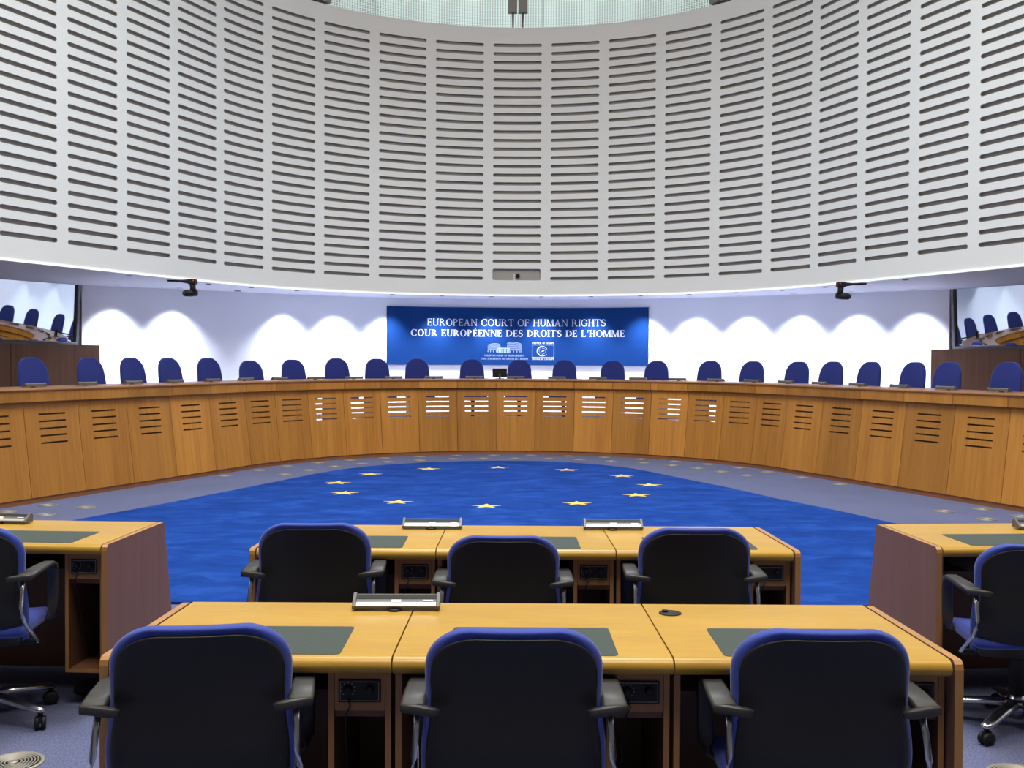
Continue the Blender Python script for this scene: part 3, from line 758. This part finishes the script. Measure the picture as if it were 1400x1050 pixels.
# two drums of the court building with floors, legs and the glazed middle
def drum_shape(cx,w,ytop,slope,ybot):
    P=[]; n=12; bands=8
    for b in range(bands):
        for i in range(n):
            u0,u1=-1+2*i/n,-1+2*(i+1)/n
            def top(u): return ytop+slope*u+ (1-sqrt(max(0,1-u*u)))*2.6
            def yy(u,f): return top(u)+(ybot-top(u))*f
            f0,f1=b/bands,(b+.42)/bands
            P.append(pq([(cx+w*u0,yy(u0,f1)),(cx+w*u1,yy(u1,f1)),(cx+w*u1,yy(u1,f0)),(cx+w*u0,yy(u0,f0))]))
    for lx in (-.95,-.55,-.1,.35,.75,.95): P.append(pq([(cx+w*lx-.3,ybot+2.1),(cx+w*lx+.3,ybot+2.1),(cx+w*lx+.5,ybot-.2),(cx+w*lx-.5,ybot-.2)]))
    return P
put(mb,drum_shape(673.0,8.8,469.6,-.4,479.6)); put(mb,drum_shape(701.0,10.2,467.8,.8,479.9))
for i in range(8):
    u=677.5+i*2.2; put(mb,[pq([(u,482.9),(u+1.3,482.9),(u+1.3,477.2),(u,477.2)])],.004)
put(mb,[pq([(677,477.0),(695,477.0),(694,475.6),(679,475.6)])],.005)
mb.build('court_emblem',plain('emblem_pale_blue',(.24,.31,.47),.6,spec=.2),ban)
mb=MB()
line(mb,'COUNCIL OF EUROPE',725.5,755.3,468.1,470.3,.22)
line(mb,"CONSEIL DE L'EUROPE",725.3,755.5,489.9,492.1,.22)
for a in ((725.3,471.3,755.6,471.7),(725.3,488.2,755.6,488.6),(725.3,471.3,725.7,488.6),(755.2,471.3,755.6,488.6)):
    put(mb,[pq([(a[0],a[3]),(a[2],a[3]),(a[2],a[1]),(a[0],a[1])])])
sw=[]   # the sweeping letter e
for i in range(40):
    f=i/39; a=R_(20)+f*R_(305)
    wd=.35+1.15*sin(pi*min(1,f*1.02))
    r1,r2=(7.2,6.6); rr=1.0+.10*f
    c_,s_=cos(a),sin(a)
    x,y=739.6+r1*rr*c_*.93,479.9-r2*rr*s_*.93
    sw.append(((x-wd*.5*c_,y+wd*.5*s_),(x+wd*.5*c_,y-wd*.5*s_)))
put(mb,[pq([a[0],a[1],b[1],b[0]]) for a,b in zip(sw[:-1],sw[1:])])
for i in range(12):
    a=2*pi*i/12; x,y=739.6+4.4*cos(a),479.9-4.1*sin(a)
    st=[(x+(.62 if k%2==0 else .26)*sin(pi*k/5),y-(.62 if k%2==0 else .26)*cos(pi*k/5)) for k in range(10)]
    put(mb,[pq(st)])
put(mb,[pq([(738.2,480.9),(741.6,479.9),(742.6,478.6),(739,479.4)])])
mb.build('council_emblem',M['letter'],ban)

# ------------------------------------------------------------------ soffit lamps
def downlight(label,x,y,lit,r):
    t=thing('downlight',label,'downlight',(x,y,HS-.004),0,'recessed soffit lamps')
    mb=MB(); mb.lathe([(r,0),(r,-.006),(r-.012,-.010),(r-.018,-.004),(r-.018,0)],24); mb.build('ring',M['soffit'] if lit else M['grey'],t)
    mb=MB(); mb.lathe([(r-.019,-.0005),(r-.019,-.003),(.001,-.003)],20); mb.build('lens',M['lamp_on'] if lit else M['lamp_off'],t)
    return t
SPOTS=[]
da=db=None
for j in range(16):
    k=j-7.5; x,y,t=wallc(k*1.02,-.36); lit=(j!=2)
    lb=f"recessed wall-washing lamp in the soffit, {ORD[j+1]} from the left"
    if j==2: lb='unlit recessed lamp in the soffit, above the dark gap in the wall light'
    if j==2: downlight(lb,x,y,False,.06)
    elif da is None: da=downlight(lb,x,y,True,.06)
    else: dup(da,(x,y,HS-.004),0,lb)
    if lit: SPOTS.append((x,y,t))
for j in range(18):
    s=(j-8.5)*.86; x,y,t=drum(s,.42)
    lb=f"small dark soffit lamp close to the drum edge, {ORD[j+1]} from the left"
    if db is None: db=downlight(lb,x,y,False,.045)
    else: dup(db,(x,y,HS-.004),0,lb)

# ------------------------------------------------------------------ ceiling cameras
def ptz(label,x,y,rz,sg):
    t=thing('ceiling_camera',label,'camera',(x,y,HS-.022),rz,'hanging court cameras')
    mb=MB(); mb.box(-.06,.06,-.06,.06,-.075,0); mb.build('mount',M['black'],t,bevel=.012)
    mb=MB(); mb.tube([(0,0,-.03),(sg*.10,0,-.032),(sg*.18,0,-.028),(sg*.36,0,-.024)],[(.03,.03),(.03,.028),(.022,.016),(.02,.014)],10); mb.build('arm',M['black'],t)
    mb=MB(); mb.tube([(0,0,-.05),(-sg*.01,-.01,-.12),(-sg*.015,-.02,-.19)],[(.048,.048),(.040,.040),(.044,.044)],12); mb.build('yoke',M['black'],t)
    mb=MB(); mb.tube([(-sg*.05,.03,-.195),(sg*.02,-.03,-.205),(sg*.085,-.09,-.215)],[(.052,.05),(.056,.052),(.046,.044)],14); h=mb.build('camera_head',M['black'],t)
    mb=MB(); mb.tube([(sg*.084,-.089,-.2148),(sg*.100,-.103,-.217)],.034,14); mb.build('lens',M['greydark'],h)
    mb=MB(); mb.box(-sg*.03-.008,-sg*.03+.008,-.066,-.058,-.03,-.018); mb.build('status_light',plain('red_lamp',(.5,.02,.02),.4,emit=(1,.1,.05),es=.4),t)
    return t
ptz('black camera hanging from the soffit edge on the left',-4.70,15.42,0,-1)
ptz('black camera hanging from the soffit edge on the right',4.76,15.35,0,1)
# small camera inside the drum recess
x,y,t=drum(.02,.07)
t=thing('recess_camera','small white-bodied camera in the long recess at the drum bottom','camera',(x,y,2.995),0)
mb=MB(); mb.box(-.075,-.045,-.02,.02,0,.115); mb.build('bracket',M['white'],t,bevel=.004)
mb=MB(); mb.lathe([(.042,-.05),(.044,-.045),(.044,.03),(.03,.04)],20,(.0,.0,.085),axis='y'); b=mb.build('camera_body',M['grey'],t)
mb=MB(); mb.lathe([(.034,-.002),(.034,.004),(.001,.004)],18,(0,-.052,.085),axis='y'); mb.build('lens',M['black'],b)
# twin boxes above the rim
def rimbox(label,s,off,z0,rod):
    x,y,t=drum(s,off); o=thing('rim_bracket',label,'metal bracket',(x,y,RIM),-t,'grey twin boxes above the rim')
    for sg in (-1,1):
        mb=MB(); mb.box(sg*.095-.083,sg*.095+.083,-.07,.07,z0,z0+.75); mb.build('box',M['galv'],o,bevel=.006)
        mb=MB(); mb.lathe([(.05,0),(.05,.02),(.022,.024),(.022,z0+.01)],12,(sg*.09,0,0)); mb.build('rod',M['galv'],o)
    return o
rimbox('grey twin metal box on two rods above the rim, in the centre',-.0,.11,.30,True)
rimbox('grey metal box at the rim, top left of the picture',-3.62,.11,.06,True)
rimbox('grey metal box at the rim, top right of the picture',3.70,.11,.06,True)

# ------------------------------------------------------------------ light
def area(name,loc,size,energy,col,rot=(0,0,0),sy=None,spread=None):
    l=bpy.data.lights.new(name,'AREA'); l.energy=energy; l.color=col
    if sy: l.shape='RECTANGLE'; l.size=size; l.size_y=sy
    else: l.shape='DISK'; l.size=size
    if spread: l.spread=R_(spread)
    o=bpy.data.objects.new(name,l); C.objects.link(o); o.location=loc; o.rotation_euler=rot; return o
for i,(x,y,t) in enumerate(SPOTS):
    l=bpy.data.lights.new('wall_washer','SPOT'); l.energy=640; l.color=(.74,.81,1.0); l.spot_size=R_(97); l.spot_blend=1.0; l.shadow_soft_size=.08
    o=bpy.data.objects.new('wall_washer',l); C.objects.link(o); o.location=(x,y,HS-.02)
area('skylight',(0,9.6,12.0),6,800,(.90,.97,1.0),spread=120)
area('atrium_lamp_back',(0,21.0,11.9),10,330,(.90,1.0,1.0),sy=2.0,spread=100)
area('fill_lamp',(0,.6,11.8),5,330,(1.0,.93,.82),sy=3,spread=100)  # unseen lamp, added to light desk tops, noses and chair tops
area('fill_lamp',(-6.5,4,10.5),3.0,530,(1.0,.87,.71),rot=(R_(38),0,R_(6)),sy=3)  # pair of unseen warm lamps, added to brighten the drum sides
area('fill_lamp',(6.5,4,10.5),3.0,530,(1.0,.87,.71),rot=(R_(38),0,R_(-6)),sy=3)
w=bpy.data.worlds.new('World'); SC.world=w; w.use_nodes=True
w.node_tree.nodes['Background'].inputs[0].default_value=(.75,.80,.90,1); w.node_tree.nodes['Background'].inputs[1].default_value=.05

# ------------------------------------------------------------------ camera
cam=bpy.data.cameras.new('Camera'); co=bpy.data.objects.new('Camera',cam); C.objects.link(co)
import mathutils
co.matrix_world=mathutils.Matrix.Translation((0,0,1.58)) @ mathutils.Matrix.Rotation(pi/2-.01869,4,'X') @ mathutils.Matrix.Rotation(.00504,4,'Z')
cam.sensor_width=36; cam.lens=36*1440/1400; cam.shift_x=(700-702.0)/1400; cam.shift_y=(515.9-525)/1400
cam.clip_end=200
SC.camera=co
SC.view_settings.view_transform='Standard'; SC.view_settings.look='None'; SC.view_settings.gamma=1; SC.view_settings.exposure=0
try: SC.view_settings.use_curve_mapping=False
except Exception: pass
SC.cycles.max_bounces=6; SC.cycles.diffuse_bounces=4; SC.cycles.use_denoising=True
SC.cycles.sample_clamp_indirect=6
